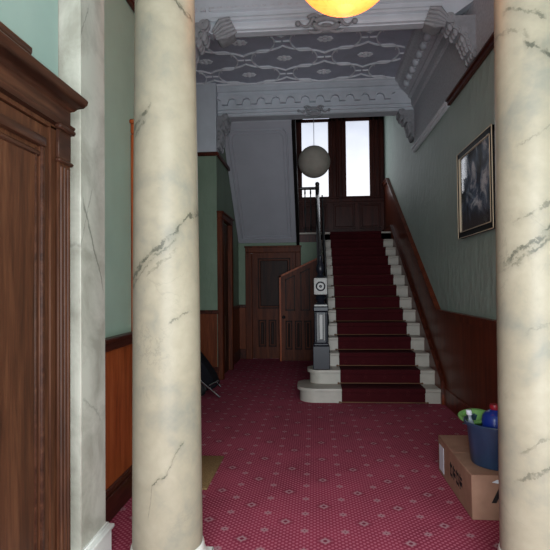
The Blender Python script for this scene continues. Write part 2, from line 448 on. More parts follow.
# right-hand cornice: cove with a row of egg ornaments
b = MB().prism([(1.24,4.55),(1.26,4.50),(1.30,4.47),(1.33,4.42),(1.42,4.33),(1.45,4.30),(1.45,4.27),(1.49,4.24),(1.50,4.14),(1.515,4.11),(WR,4.10),(WR,4.55)], 'y', 4.95, 7.70)
co = struct('trim_1', b, M['frieze'])
eg = MB(); y = 5.12
while y < 7.6:
    eg.ball((1.375, y, 4.375), .075, (.7, 1.05, .7), 14, 8)
    eg.ball((1.385, y+.115, 4.37), .035, (.8, .7, .9), 8, 6)
    y += .23
obj('egg_ornaments', eg, M['plaster'], co)
# wall trims
def rail_poly(path, up, dn): return [(p[0], p[1]+up) for p in path] + [(p[0], p[1]-dn) for p in reversed(path)]
dp = [(2.55, 1.065), (6.29, 1.065), (10.38, 1.065+SL*.995*4.09), (YW, 1.065+SL*.995*4.09)]
struct('trim_2', MB().prism([(2.55, .0)] + [(D-.05, 0), (D+13*G, ZL-.06), (YW, ZL-.06)] + [(p[0], p[1]) for p in reversed(dp)], 'x', WR-.018, WR), M['red_wood'])
dd = MB().prism(rail_poly(dp, .032, .04), 'x', WR-.045, WR).prism(rail_poly(dp, .045, -.022), 'x', WR-.062, WR)
struct('trim_3', dd, M['red_wood'])
struct('baseboard_right', MB().box(WR-.035, WR, 2.55, D-.02, 0, .2, .006), M['red_wood'])
struct('trim_4', MB().box(WR-.04, WR, 2.6, 5.7, 3.41, 3.475, .008).box(WR-.06, WR, 2.6, 5.7, 3.455, 3.48, .004), M['trim_wood'])
struct('trim_5', MB().box(WR-.04, WR, 5.7, 7.66, 3.41, 3.475, .008).box(WR-.06, WR, 5.7, 7.66, 3.455, 3.48, .004), M['relief'])
struct('trim_6', MB().box(WL, WL+.018, 2.54, 3.42, .2, 1.05), M['dado_wood'])
struct('trim_7', MB().box(WL, WL+.045, 2.54, 3.42, 1.03, 1.10, .01).box(WL, WL+.06, 2.54, 3.42, 1.085, 1.11, .005), M['trim_wood'])
struct('baseboard_left', MB().box(WL, WL+.035, 2.54, 3.42, 0, .15, .004).box(WL, WL+.025, 2.54, 3.42, .15, .185, .008).box(WL, WL+.03, 2.54, 3.42, .185, .2, .004), M['trim_wood'])
struct('trim_8', MB().box(WL, WL+.05, 2.54, 4.7, 3.40, 3.47, .012), M['trim_wood'])
struct('trim_9', MB().box(LM, LF+.03, 7.51, 7.55, 3.42, 3.48, .008).box(LF, LF+.04, 7.55, YB, 3.42, 3.48, .008), M['trim_wood'])
struct('trim_10', MB().box(LM, LF-.005, 7.535, 7.55, .18, 1.02).box(LF, LF+.012, 8.6, YB, .18, 1.02).box(LF, -1.33, YB-.012, YB, .18, 1.02), M['dado_wood_dim'])
struct('trim_11', MB().box(LM, LF+.02, 7.52, 7.55, 1.0, 1.06, .008).box(LF, LF+.03, 8.62, YB, 1.0, 1.06, .008).box(LF, -1.33, YB-.03, YB, 1.0, 1.06, .008), M['trim_wood'])
struct('baseboard_hall', MB().box(LM, LF+.01, 7.525, 7.55, 0, .2, .006).box(LF, LF+.025, 8.62, YB, 0, .2, .006).box(LF, -1.33, YB-.025, YB, 0, .2, .006), M['trim_wood'])

# ----------------------------------------------------------------- doors
def casing_x(mb, x, y0, y1, zt, w=.11, d=.04):
    """door casing on a wall that runs along y; its face looks to +x"""
    for a in (y0-w, y1):
        mb.box(x, x+d, a, a+w, 0, zt, .008)
    mb.box(x, x+d, y0-w, y1+w, zt, zt+w, .008)
    mb.box(x, x+d+.02, y0-w-.02, y1+w+.02, zt+w-.03, zt+w, .006)
def panels(mb, face, a0, a1, zs, axis, n=2, m=.1, r=.012, lay=None):
    pass
# door 1: the hall's left wall, behind the left column
d1 = struct('door_1', MB().box(WL-.09, WL-.05, 3.5205, 4.4195, .002, 2.4995), M['dark_wood'])
c = MB(); casing_x(c, WL, 3.52, 4.42, 2.50, .10, .04); obj('door_frame', c, M['dado_wood'], d1)
for (a, b_, z0, z1) in ((3.63, 3.93, .2, .95), (4.01, 4.31, .2, .95), (3.63, 3.93, 1.15, 2.4), (4.01, 4.31, 1.15, 2.4)):
    obj('door_panel', MB().box(WL-.05, WL-.035, a, b_, z0, z1, .012), M['dark_wood'], d1)
obj('door_handle', MB().ball((WL-.01, 4.36, 1.02), .03).box(WL-.05, WL-.02, 4.35, 4.37, 1.01, 1.03), M['brass'], d1)
# door 2: the stair hall's left wall
d2 = struct('door_2', MB().box(LF, LF+.012, 7.66, 8.44, .005, 2.44), M['dark_wood'])
c = MB(); casing_x(c, LF, 7.66, 8.44, 2.46, .115, .085); obj('door_frame', c, M['door_wood'], d2)
for (a, b_, z0, z1) in ((7.75, 8.0, .2, .95), (8.1, 8.35, .2, .95), (7.75, 8.0, 1.15, 2.3), (8.1, 8.35, 1.15, 2.3)):
    obj('door_panel', MB().box(LF+.012, LF+.022, a, b_, z0, z1, .008), M['dark_wood'], d2)
# door 3: end of the passage under the landing
def raised(mb, x0, x1, y, z0, z1):
    """moulded frame round a sunk panel; the face looks to -y"""
    w = .022
    mb.box(x0, x1, y-.026, y, z0, z0+w, .004).box(x0, x1, y-.026, y, z1-w, z1, .004)
    mb.box(x0, x0+w, y-.026, y, z0, z1, .004).box(x1-w, x1, y-.026, y, z0, z1, .004)
    mb.box(x0+w*2, x1-w*2, y-.016, y, z0+w*2, z1-w*2, .012)
d3 = struct('door_3', MB().box(-1.215, -.365, YB+.01, YB+.05, .006, 2.079), M['door_wood'])
c = MB()
c.box(-1.345, -1.215, YB-.035, YB+.03, 0, 2.07, .008).box(-.365, -.26, YB-.035, YB+.03, 0, 2.07, .008).box(-1.345, -.26, YB-.035, YB+.03, 2.07, 2.19, .008).box(-1.36, -.245, YB-.055, YB, 2.165, 2.2, .006)
obj('door_frame', c, M['door_wood'], d3)
for (x0, x1, z0, z1) in ((-1.10, -.47, .98, 1.96), (-1.10, -.95, .24, .76), (-.90, -.75, .24, .76), (-.70, -.55, .24, .76)):
    mb = MB(); raised(mb, x0, x1, YB+.01, z0, z1); obj('door_panel', mb, M['door_mould_shaded'], d3)

# landing window: two tall frosted lights in dark joinery, panelling below
w = MB()
for (x0, x1, z0, z1) in ((-.62, -.25, 3.36, 5.2), (.33, .50, 3.36, 5.2), (.55, .72, 3.36, 5.2), (1.225, WR, 3.36, 5.2), (-.62, WR, 5.02, 5.2), (-.62, WR, 3.24, 3.36)):
    w.box(x0, x1, YW-.02, YW+.08, z0, z1, .008)
w.box(.50, .55, YW-.045, YW+.08, 3.30, 5.2, .01)
w.box(1.30, 1.34, YW-.05, YW, 3.3, 5.2, .01).box(1.43, 1.46, YW-.05, YW, 3.3, 5.2, .01).box(.40, .43, YW-.04, YW, 3.3, 5.2, .01).box(.62, .65, YW-.04, YW, 3.3, 5.2, .01)
w.box(-.37, WR, YW-.06, YW+.02, 3.32, 3.36, .008)
win = struct('window_1', w, M['landing_wood'])
def pane(k):
    v = k.n('ShaderNodeNewGeometry').outputs['Position']; sp = k.n('ShaderNodeSeparateXYZ'); k.l(v, sp.inputs[0])
    n = k.noise(k.mapping(v, (1, 1, 1.6)), 3, 3)
    t = k.math('ADD', k.math('MULTIPLY', k.math('SUBTRACT', sp.outputs[2], 3.36), .5), k.math('MULTIPLY', k.math('SUBTRACT', n, .5), .35))
    c = k.ramp(t, [(.0, lin((252, 252, 255))), (.35, lin((240, 243, 252))), (.9, lin((205, 211, 226)))])
    k.l(c, k.b.inputs['Emission Color'])
M['pane'] = emitter('frosted_daylit_glass', (235, 238, 248), 1.02, pane)
obj('pane', MB().box(-.25, .33, YW+.02, YW+.03, 3.36, 5.02), M['pane'], win)
obj('pane', MB().box(.72, 1.225, YW+.02, YW+.03, 3.36, 5.02), M['pane'], win)
obj('head_strip', MB().box(-.22, .36, YW-.024, YW-.018, 5.085, 5.105), M['pane'], win)  # thin glowing strip on the face of the frame head
pn = MB().box(-.62, WR, YW, YW+.06, ZL, 3.25)
pn.box(-.37, WR, YW-.03, YW, ZL, ZL+.14, .006)
obj('dado_panelling', pn, M['landing_wood'], win)
for x0, x1 in ((-.30, .30), (.42, .90), (1.0, 1.46)):
    mb = MB(); raised(mb, x0, x1, YW, ZL+.2, 3.2); obj('dado_panel', mb, M['landing_wood'], win)

# =================================================================== COLUMNS
def column(cx, mat, label):
    t = thing('marble_column', label, 'column', (cx, 2.4, 0), 'pair of marble columns')
    obj('plinth', MB().box(cx-.188, cx+.188, 2.212, 2.588, 0, .075, .006), M['base_marble'], t)
    pr = [(.178, .075)] + [(.168+.022*math.sin(q/10*PI), .075+.085*q/10) for q in range(11)] + [(.176, .163), (.176, .172), (.17, .19)]
    obj('base_moulding', MB().lathe(pr, (cx, 2.4, 0), 48), M['base_marble'], t)
    N = 24; pr = []
    for q in range(N+1):
        z = .185+3.115*q/N
        pr.append((.168 - .008*(z/1.45) if z < 1.45 else .160-.0155*((z-1.45)/1.4)**1.05, z))
    obj('shaft', MB().lathe(pr, (cx, 2.4, 0), 64), mat, t)
    pr = [(.135, 3.30), (.155, 3.32), (.155, 3.34), (.14, 3.36), (.14, 3.42), (.17, 3.46), (.20, 3.52), (.20, 3.54)]
    c = MB().lathe(pr, (cx, 2.4, 0), 48); c.box(cx-.215, cx+.215, 2.185, 2.615, 3.54, 3.62, .006)
    for sg in (-1, 1):
        for yy in (2.2, 2.6): c.lathe([(.0, -.03), (.06, -.03), (.06, .03), (0, .03)], (cx+sg*.19, yy, 3.47), 20, Matrix.Rotation(PI/2, 3, 'X'))
    obj('capital', c, M['base_marble'], t)
column(-.722, M['marble_left'], 'veined cream marble column on the left, lit from the entrance, beside the pilaster')
column(1.009, M['marble_right'], 'veined cream marble column on the right, in front of the cardboard box')
def pilaster(x0, x1, label, sg):
    t = thing('marble_pilaster', label, 'pilaster', ((x0+x1)/2, 2.41, 0))
    obj('shaft', MB().box(x0, x1, 2.27, 2.545, .19, 3.62, .004), M['marble_pil'], t)
    b = MB()
    def ex(d): return (x0, x1+d) if sg > 0 else (x0-d, x1)
    b.box(*ex(.022), 2.248, 2.567, 0, .17, .004)
    b.box(*ex(.034), 2.236, 2.579, .165, .185, .006, 2).box(*ex(.014), 2.256, 2.559, .185, .20, .004)
    obj('plinth', b, M['base_marble'], t)
pilaster(WL+.004, -1.093, 'flat pale marble pilaster on the left wall behind the carved cupboard', 1)
pilaster(1.385, WR-.004, 'flat pale marble pilaster on the right wall beyond the right column', -1)
struct('ceiling_beam_columns', MB().box(-1.285, WR, 2.2, 2.6, 3.62, 4.7), M['plaster'])

# ================================================================== BRACKETS
def console(name, label, wx, sg, y0, y1, z1, z0, out, matname='ornament_grey'):
    """carved plaster console on a wall face at wx, projecting towards sg"""
    t = thing(name, label, 'bracket', (wx, (y0+y1)/2, z0), 'carved plaster brackets')
    P = []
    H = z1-z0
    for q in range(25):
        u = q/24                        # top to bottom: an S-curve
        x = out*(1-u) + .012 + .022*math.sin(u*PI*3)*(1-.4*u)
        P.append((wx+sg*max(x, .004), z1-H*u))
    poly = [(wx, z1)] + P + [(wx, z0)]
    obj('console_body', MB().prism(poly, 'y', y0, y1, .006), M[matname], t)
    lf = MB(); n = 7
    for q in range(n):
        u = (q+.5)/n; k = int(u*24)
        x, z = P[k]
        s_ = .046*(1-.3*u)*max(.95, min(1.2, H/.45))
        for yy in ((y0+y1)/2, y0+.035, y1-.035):
            lf.ball((x, yy, z), s_, (.7, .9 if yy == (y0+y1)/2 else .6, 1.25), 10, 7)
        lf.tube([(x-sg*.01, y0-.004, z+.03), (x-sg*.035, y0-.012, z), (x-sg*.02, y0-.004, z-.04)], .012, 6)
    obj('acanthus_leaf', lf, M[matname], t)
    for (u, rr) in ((.06, .05), (.93, .032)):
        x, z = P[int(u*24)]
        obj('scroll', MB().lathe([(0, -.008), (rr, -.008), (rr, y1-y0+.016), (0, y1-y0+.016)], (x-sg*.025, y1, z-.01), 18, Matrix.Rotation(PI/2, 3, 'X')), M[matname], t)
    return t
console('plaster_bracket', 'leafy plaster bracket left of the entrance beam, beside the left column', WL, 1, 4.76, 4.97, 4.0, 3.44, .25)
console('plaster_bracket', 'leafy plaster bracket at the right end of the entrance beam, above the dark picture rail', WR, -1, 4.76, 4.97, 3.94, 3.53, .26)
console('plaster_bracket', 'small plaster bracket at the left end of the far scalloped beam', LF, 1, 7.60, 7.93, 4.06, 3.55, .13)
console('plaster_bracket', 'small plaster bracket at the right end of the far scalloped beam', WR, -1, 7.66, 7.93, 4.06, 3.64, .20)
def leaf_block(label, x0, z0, x1, z1):
    """fat leaf ornament wrapped round the end of the beam"""
    t = thing('leaf_ornament', label, 'ornament', ((x0+x1)/2, 4.8, min(z0, z1)), 'leaf ornaments on the beam ends')
    m = MB(); dx, dz = x1-x0, z1-z0
    L = math.hypot(dx, dz); nx, nz = -dz/L, dx/L
    poly = [(x0-nx*.035, z0-nz*.035), (x0+nx*.03, z0+nz*.03), (x0+dx*.12+nx*.075, z0+dz*.12+nz*.075), (x1-dx*.12+nx*.085, z1-dz*.12+nz*.085), (x1+nx*.03, z1+nz*.03), (x1-dx*.2-nx*.04, z1-dz*.2-nz*.04)]
    m.prism(poly, 'y', 4.73, 4.96, .03, 2)
    obj('leaf_body', m, M['ornament_grey'], t)
    v = MB()
    for q in range(5):
        s = (q/4-.5)*.15
        v.tube([(x0+dx*.02+nx*(s+.02), 4.735, z0+nz*(s+.02)), (x0+dx*.5+nx*(s*1.1+.02), 4.712, z0+dz*.5+nz*(s*1.1+.02)), (x0+dx*.98+nx*(s*.6+.02), 4.74, z0+dz*.98+nz*(s*.6+.02))], [.014, .024, .012], 8)
    obj('leaf_veins', v, M['ornament_grey'], t)
leaf_block('plaster leaf ornament on the left end of the entrance beam', -.76, 3.96, -.95, 3.87)
leaf_block('plaster leaf ornament on the right end of the entrance beam', 1.07, 3.92, 1.25, 3.855)

# =============================================================== STAIRCASE
st = thing('staircase', 'straight flight of white painted steps with a dark red carpet runner', 'staircase', (.8, D, 0))
XL_, XR_ = .135, 1.475
def bull(x_end, y0, y1, r, off=0):
    """outline of a bullnosed step with a rounded left end"""
    y0 -= off; x_end -= off
    p = [(XR_, y1), (XR_, y0)]
    cy = y0+r
    for q in range(13):
        a = -PI/2 - q/12*PI/2
        p.append((x_end+r+r*math.cos(a), cy+r*math.sin(a)))
    p += [(x_end, y1-.1), (x_end+.08, y1)]
    return p
for k in range(14):
    y0, y1, z = D+k*G, D+(k+1)*G, (k+1)*R
    zb = max(0, z-R-.16)
    if k == 0:
        m = MB().prism(bull(-.20, y0, y1+.28, .20), 'z', 0, z-.035)
        m.prism(bull(-.20, y0, y1+.28, .22, .032), 'z', z-.037, z, .008, 2)
    elif k == 1:
        m = MB().prism(bull(-.075, y0, y1+.1, .14), 'z', R-.001, z-.035)
        m.prism(bull(-.075, y0, y1+.1, .16, .032), 'z', z-.037, z, .008, 2)
    else:
        yb = y1+.03 if k < 13 else y0+.07
        m = MB().box(XL_, XR_, y0, yb, zb, z-.035)
        m.box(XL_-.012, XR_, y0-.032, yb, z-.037, z, .01, 2)
    obj('step', m, M['white_paint'], st)
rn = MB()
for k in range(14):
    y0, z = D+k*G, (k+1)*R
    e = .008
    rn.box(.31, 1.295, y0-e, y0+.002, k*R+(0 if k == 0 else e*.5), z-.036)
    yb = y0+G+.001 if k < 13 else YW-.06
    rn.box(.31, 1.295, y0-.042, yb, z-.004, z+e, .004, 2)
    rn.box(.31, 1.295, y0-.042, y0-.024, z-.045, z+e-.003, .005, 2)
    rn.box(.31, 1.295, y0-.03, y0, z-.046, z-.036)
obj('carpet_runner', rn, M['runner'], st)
for k in range(14):
    y0, z = D+k*G, k*R+.012
    rod = MB().tube([(.285, y0-.016, z), (1.32, y0-.016, z)], .0062, 8)
    for x in (.285, 1.32): rod.ball((x, y0-.016, z), .012, (1.2, 1, 1), 10, 6)
    obj('stair_rod', rod, M['brass'], st)
ys = D+13*G
wp = [(D-.05, 0), (D-.05, .12), (D+.02, R+.10), (ys, ZL+.07), (ys+.1, ZL+.12), (YW-.07, ZL+.12), (YW-.07, ZL-.1), (ys, ZL-.35), (D+.6, 0)]
obj('wall_string', MB().prism(wp, 'x', XR_, WR-.019), M['red_wood'], st)
cap = [(D-.05, .12), (D+.02, R+.10), (ys, ZL+.07), (ys+.1, ZL+.12), (YW-.07, ZL+.12)]
obj('string_capping', MB().prism(rail_poly(cap, .022, 0), 'x', XR_-.002, WR-.019), M['trim_wood'], st)
obj('spandrel_panel', MB().prism([(D+.6, 0), (D+.6, R*2), (ys, ZL-.36), (YB-.02, ZL-.36), (YB-.02, 0)], 'x', XL_-.03, XL_), M['door_wood'], st)

# balustrade: newel, handrail, iron balusters
ba = thing('balustrade', 'black balustrade with a heavy newel post on the left of the stairs', 'balustrade', (.075, 6.5, .35))
NX, NY = .075, 6.50
zt = 2*R
n = MB().box(NX-.107, NX+.107, NY-.107, NY+.107, zt, zt+.30, .008).box(NX-.095, NX+.095, NY-.095, NY+.095, zt+.30, zt+.335, .01)
nw = obj('newel_post', n, M['black_paint'], ba)
s_ = MB().box(NX-.075, NX+.075, NY-.075, NY+.075, zt+.33, zt+.735, .01)
for sx in (-1, 1):
    for sy in (-1, 1): s_.tube([(NX+sx*.072, NY+sy*.072, zt+.34), (NX+sx*.072, NY+sy*.072, zt+.73)], .016, 10)
obj('newel_shaft', s_, M['black_paint'], nw)
f_ = MB().box(NX-.022, NX+.022, NY-.088, NY-.07, zt+.38, zt+.70, .006)
for q in (-1, 1): f_.tube([(NX+q*.04, NY-.082, zt+.37), (NX+q*.04, NY-.082, zt+.71)], .007, 8)
obj('newel_fillet', f_, M['grey_paint'], nw, label='pale grey fluted strip on the newel shaft')
obj('newel_collar', MB().box(NX-.098, NX+.098, NY-.098, NY+.098, zt+.735, zt+.80, .012), M['black_paint'], nw)
obj('newel_collar', MB().box(NX-.085, NX+.085, NY-.085, NY+.085, zt+.80, zt+.825, .006), M['grey_paint'], nw)
obj('newel_vase', MB().lathe([(.08, 1.175), (.06, 1.19), (.045, 1.21), (.06, 1.235), (.075, 1.255), (.06, 1.275), (.05, 1.285), (.085, 1.30)], (NX, NY, 0), 24), M['black_paint'], nw)
obj('newel_block', MB().box(NX-.086, NX+.086, NY-.086, NY+.086, 1.30, 1.515, .014, 2), M['grey_paint'], nw, label='pale grey block with a round rosette')
RX = Matrix.Rotation(PI/2, 3, 'X')
rs = MB().lathe([(.062, 0), (.062, .008), (.05, .016), (.046, .016), (.043, .006), (.043, 0)], (NX, NY-.085, 1.407), 28, RX)
rs.lathe([(0, .022), (.016, .018), (.020, .0)], (NX, NY-.085, 1.407), 20, RX, False)
obj('rosette', rs, M['black_paint'], nw, label='black ring rosette')
obj('finial', MB().lathe([(.075, 1.515), (.06, 1.53), (.035, 1.55), (.03, 1.565), (.045, 1.59), (.058, 1.63), (.05, 1.67), (.03, 1.72), (.018, 1.78), (.022, 1.80), (.0, 1.82)], (NX, NY, 0), 24), M['black_paint'], nw)
# handrail
def rz(y): return nose(y)+.79
hp = [(NX, NY+.08, rz(NY+.12))] + [(NX, y, rz(y)) for y in (6.8, 7.5, 8.5, 9.4)] + [(NX, 9.65, rz(9.62)), (NX, 9.80, rz(9.72)), (NX, 9.88, 3.335)]
obj('handrail', MB().tube(hp, .032, 12, (0, 1.15)).tube([(NX, 9.86, 3.33), (NX-.06, 9.87, 3.335), (-.27, 9.87, 3.335)], .03, 12), M['black_rail'], ba)
bal = None
def balus(x, y, z0, z1):
    H = z1-z0
    m = MB().lathe([(.013, 0), (.013, .06), (.022, .08), (.012, .11), (.011, H*.42), (.019, H*.45), (.024, H*.5), (.019, H*.55), (.011, H*.58), (.011, H-.10), (.018, H-.07), (.012, H)], (x, y, z0), 10)
    obj('baluster', m, M['iron'], ba)
for k in range(2, 13):
    for u in (.25, .75):
        y = D+(k+u)*G
        balus(NX+.09, y, (k+1)*R, rz(y)-.02)
for x in (-.06, -.17): balus(x, 9.87, ZL-.004, 3.31)
lp = MB().box(NX-.04, NX+.04, 9.84, 9.92, ZL-.2, 3.39, .008).ball((NX, 9.88, 3.42), .045)
obj('landing_post', lp, M['black_rail'], ba)
obj('landing_nosing', MB().box(LF+.1, .31, ys-.045, ys+.02, ZL-.03, ZL+.004, .008), M['white_paint'], ba, label='pale landing edge')

# upper flight above the passage: plastered soffit
uf = thing('upper_stair_flight', 'plastered underside of the upper stair flight above the passage door', 'stair flight', (-.9, 8.9, 2.26))
pts = [(7.955, 4.06), (9.715, 2.262)]
N = 11; top = [(9.81, 2.262), (9.81, ZL-.004)]
for q in range(N):
    y = 9.80 - q*(1.84/N)
    top += [(y, ZL+(q)*(2.2/N)), (y, ZL+(q+1)*(2.2/N))]
top += [(7.955, ZL+2.2)]
obj('flight_body', MB().prism(pts + top, 'x', LF+.004, -.34), M['soffit'], uf)
obj('outer_string', MB().prism([(7.955, 4.0), (9.715, 2.20), (9.80, 2.28), (9.80, 2.75), (7.955, 4.68)], 'x', -.34, -.285), paint('dark_string', (20, 17, 17), .8, .1, .05), uf)
s_ = MB()
def sof(x, u, d=.008):   # u 0 bottom .. 1 top
    y = 9.72-u*1.77; z = 2.262+u*1.798
    return (x, y-d*.71, z-d*.70)
for (a0, a1, off) in ((0, 1, 0),):
    for inset, r in ((.09, .016), (.15, .009)):
        u0, u1 = inset/2.5+.01, 1-inset/2.5-.02
        xa, xb = LF+inset, -.34-inset
        ring = [sof(xa, u0), sof(xb, u0), sof(xb, u1-.03), sof(xb-.05, u1), sof(xa+.05, u1), sof(xa, u1-.03)]
        s_.tube(ring, r, 8, closed=True)
obj('soffit_moulding', s_, M['soffit'], uf)

# panelled door under the stairs: its top is cut to the slope of the flight
dx0, dx1, dy = -.655, .10, 9.45
def dtop(x): return 1.60+(x-dx0)*.46
d4 = struct('door_4', MB().prism([(dx0, .008), (dx1, .008), (dx1, dtop(dx1)), (dx0, dtop(dx0))], 'y', dy, dy+.04), M['door_wood'])
def slope_frame(mb, x0, x1, z0, y, w=.022, top=None):
    za, zb = top(x0), top(x1)
    mb.prism([(x0, z0), (x1, z0), (x1, z0+w), (x0, z0+w)], 'y', y-.026, y)
    mb.prism([(x0, z0), (x0+w, z0), (x0+w, top(x0+w)), (x0, za)], 'y', y-.026, y)
    mb.prism([(x1-w, z0), (x1, z0), (x1, zb), (x1-w, top(x1-w))], 'y', y-.026, y)
    mb.prism([(x0, za-w), (x1, zb-w), (x1, zb), (x0, za)], 'y', y-.026, y)
for (x0, x1) in ((-.555, -.37), (-.27, -.09)):
    m = MB(); slope_frame(m, x0, x1, .95, dy, top=lambda x: dtop(x)-.11); obj('door_panel', m, M['door_mould_shaded'], d4)
for (x0, x1) in ((-.555, -.43), (-.38, -.25), (-.20, -.07)):
    m = MB(); raised(m, x0, x1, dy, .22, .76); obj('door_panel', m, M['door_mould_shaded'], d4)
fm = MB().prism([(dx0-.012, .0), (dx0+.02, .0), (dx0+.02, dtop(dx0+.02)+.012), (dx0-.012, dtop(dx0-.012)+.012)], 'y', dy-.012, dy+.05)
fm.prism([(dx0-.012, dtop(dx0-.012)-.02), (dx1, dtop(dx1)-.02), (dx1, dtop(dx1)+.015), (dx0-.012, dtop(dx0-.012)+.015)], 'y', dy-.012, dy+.05)
obj('door_edge', fm, M['dado_wood'], d4)
obj('door_handle', MB().ball((dx0+.07, dy-.05, .83), .03).lathe([(.012, 0), (.012, .05)], (dx0+.07, dy, .83), 12, RX), M['iron'], d4)

# ================================================================= CUPBOARD
XF = -.93
cup_objs = []
cb = thing('carved_cupboard', 'tall dark carved oak cupboard with a moulded cornice against the left wall', 'cupboard', (-1.06, 1.1, 0))
Y0, Y1 = .30, 1.83
bd = MB().box(-1.188, XF-.02, Y0, Y1-.004, 0, 2.12)
bd.box(XF-.02, XF, 1.70, Y1, .09, 2.0, .003).box(XF-.02, XF, Y0, .43, .09, 2.0, .003)
bd.box(XF-.02, XF+.012, Y0, Y1+.006, 0, .10, .006)
bd.box(XF-.02, XF, Y0, Y1, 1.99, 2.12)
obj('carcass', bd, M['dark_wood'], cb)
# corner pilaster strips with reeded shafts and little capitals
for ya in (1.735, .335):
    m = MB().box(XF, XF+.012, ya, ya+.09, .10, 1.88, .004)
    for q in range(3): m.tube([(XF+.010, ya+.02+q*.025, .14), (XF+.010, ya+.02+q*.025, 1.86)], .009, 8)
    ps = obj('corner_strip', m, M['dark_wood'], cb)
    obj('capital', MB().box(XF, XF+.022, ya-.008, ya+.098, 1.875, 1.89, .005).box(XF, XF+.014, ya, ya+.09, 1.89, 2.0, .003).box(XF, XF+.028, ya-.012, ya+.105, 1.995, 2.015, .006), M['carved'], ps)
# doors
for (a, b_) in ((1.07, 1.695), (.435, 1.06)):
    m = MB()
    m.box(XF-.02, XF-.004, a, a+.055, .11, 1.985, .003).box(XF-.02, XF-.004, b_-.055, b_, .11, 1.985, .003)
    m.box(XF-.02, XF-.004, a+.055, b_-.055, 1.93, 1.985, .003).box(XF-.02, XF-.004, a+.055, b_-.055, .11, .2, .003)
    m.box(XF-.03, XF-.022, a+.05, b_-.05, .19, 1.94)
    dr = obj('cupboard_door', m, M['dark_wood'], cb)
    g = MB()
    p0, p1 = a+.05, b_-.035
    g.box(XF-.02, XF+.012, p0, p1, 1.905, 1.94, .008, 2).box(XF-.02, XF+.004, p1-.018, p1, .2, 1.925, .006, 2).box(XF-.02, XF+.004, p0, p0+.018, .2, 1.925, .006, 2).box(XF-.02, XF+.01, p0, p1, .18, .205, .006)
    g.box(XF-.02, XF-.006, p1-.045, p1-.03, .2, 1.90, .005).box(XF-.02, XF-.006, p0+.03, p0+.045, .2, 1.90, .005).box(XF-.02, XF-.004, p0, p1, 1.87, 1.89, .005)
    obj('panel_moulding', g, M['carved'], dr)
obj('door_knob', MB().ball((XF+.02, 1.10, 1.05), .018).lathe([(.008, 0), (.008, .03)], (XF-.01, 1.10, 1.05), 10, Matrix.Rotation(PI/2, 3, 'Y')), M['brass'], cb)
# entablature and cornice, mitred round the far end
pf = [(0, 2.005), (.014, 2.012), (.02, 2.03), (.006, 2.036), (.006, 2.088), (.016, 2.094), (.026, 2.106), (.042, 2.114), (.052, 2.130), (.055, 2.145), (.05, 2.152), (-.05, 2.152), (-.05, 2.005)]
cm = MB(); n = len(pf)
A = [cm.bm.verts.new((XF+p[0], Y0-p[0], p[1])) for p in pf]
B = [cm.bm.verts.new((XF+p[0], Y1+p[0], p[1])) for p in pf]
Cc = [cm.bm.verts.new((-1.188, Y1+p[0], p[1])) for p in pf]
for S, T in ((A, B), (B, Cc)):
    for i in range(n): cm.bm.faces.new((S[i], S[(i+1) % n], T[(i+1) % n], T[i]))
cm.bm.faces.new(A); cm.bm.faces.new(Cc)
cm.box(-1.188, XF, Y0, Y1, 2.10, 2.15)
obj('cornice', cm, M['carved'], cb)
obj('cresting', MB().prism([(-1.188, 2.15), (XF-.012, 2.15), (XF-.005, 2.17), (XF+.014, 2.19), (XF+.014, 2.21), (-1.188, 2.21)], 'y', .55, 1.565, .003), M['carved'], cb)

# the cupboard's real size and place
for o_ in [cb] + list(cb.children_recursive):
    if o_.type != 'MESH': continue
    L_ = ROOT[o_.name]
    for v_ in o_.data.vertices:
        wx, wy, wz = v_.co.x+L_.x, v_.co.y+L_.y, v_.co.z+L_.z
        wx = -1.188+(wx+1.188)*(.128/.258) if wx < XF-.021 else -1.06+(wx-XF)*1.12
        wy *= 1.14
        if wz > 1.4175: wz = 1.4175+(wz-1.4175)*1.14
        v_.co = (wx-L_.x, wy-L_.y, wz-L_.z)

# ============================================================ WALL PICTURE
pc = thing('framed_picture', 'black framed dark picture under glass on the right wall', 'picture', (WR, 4.82, 1.89))
y0, y1, z0, z1 = 4.30, 5.32, 1.885, 2.755
Fm = MB(); fw = .06
for (a, b_, c, d_) in ((y0, y1, z0, z0+fw), (y0, y1, z1-fw, z1), (y0, y0+fw, z0, z1), (y1-fw, y1, z0, z1)):
    Fm.box(WR-.045, WR-.004, a, b_, c, d_, .006)
obj('frame', Fm, paint('black_frame', (14, 13, 14), .6, .1, .2), pc)
Fi = MB(); w = .008
for q, x, xe in ((0, WR-.052, WR-.044), (fw-.004, WR-.05, WR-.03)):
    a0, a1, c0, c1 = y0+q-.004*(q == 0), y1-q+.004*(q == 0), z0+q-.004*(q == 0), z1-q+.004*(q == 0)
    for (a, b_, c, d_) in ((a0, a1, c0, c0+w), (a0, a1, c1-w, c1), (a0, a0+w, c0, c1), (a1-w, a1, c0, c1)):
        Fi.box(x, xe, a, b_, c, d_, .002)
obj('frame_edging', Fi, paint('cream_edging', (196, 180, 152), .35, .1), pc, label='cream inner and outer edging')
def art():
    k = NT('print_with_reflections'); v = k.n('ShaderNodeNewGeometry').outputs['Position']
    f = k.noise(k.mapping(v, (1, 3.2, 2.2)), 1.6, 5, .6, .6)
    col = k.ramp(f, [(.36, lin((34, 42, 54))), (.47, lin((66, 84, 108))), (.56, lin((112, 134, 160))), (.64, lin((236, 242, 248)))])  # blue tone and pale streaks paint the glass's reflections into the print
    sp = k.n('ShaderNodeSeparateXYZ'); k.l(v, sp.inputs[0])
    low = k.math('DIVIDE', k.math('SUBTRACT', sp.outputs[2], 2.0), .18, clamp=True)
    col = k.mix(low, lin((84, 78, 78)), col)
    return k.fin(col, .55, .3)
obj('print', MB().box(WR-.03, WR-.02, y0+fw-.01, y1-fw+.01, z0+fw-.01, z1-fw+.01), art(), pc)
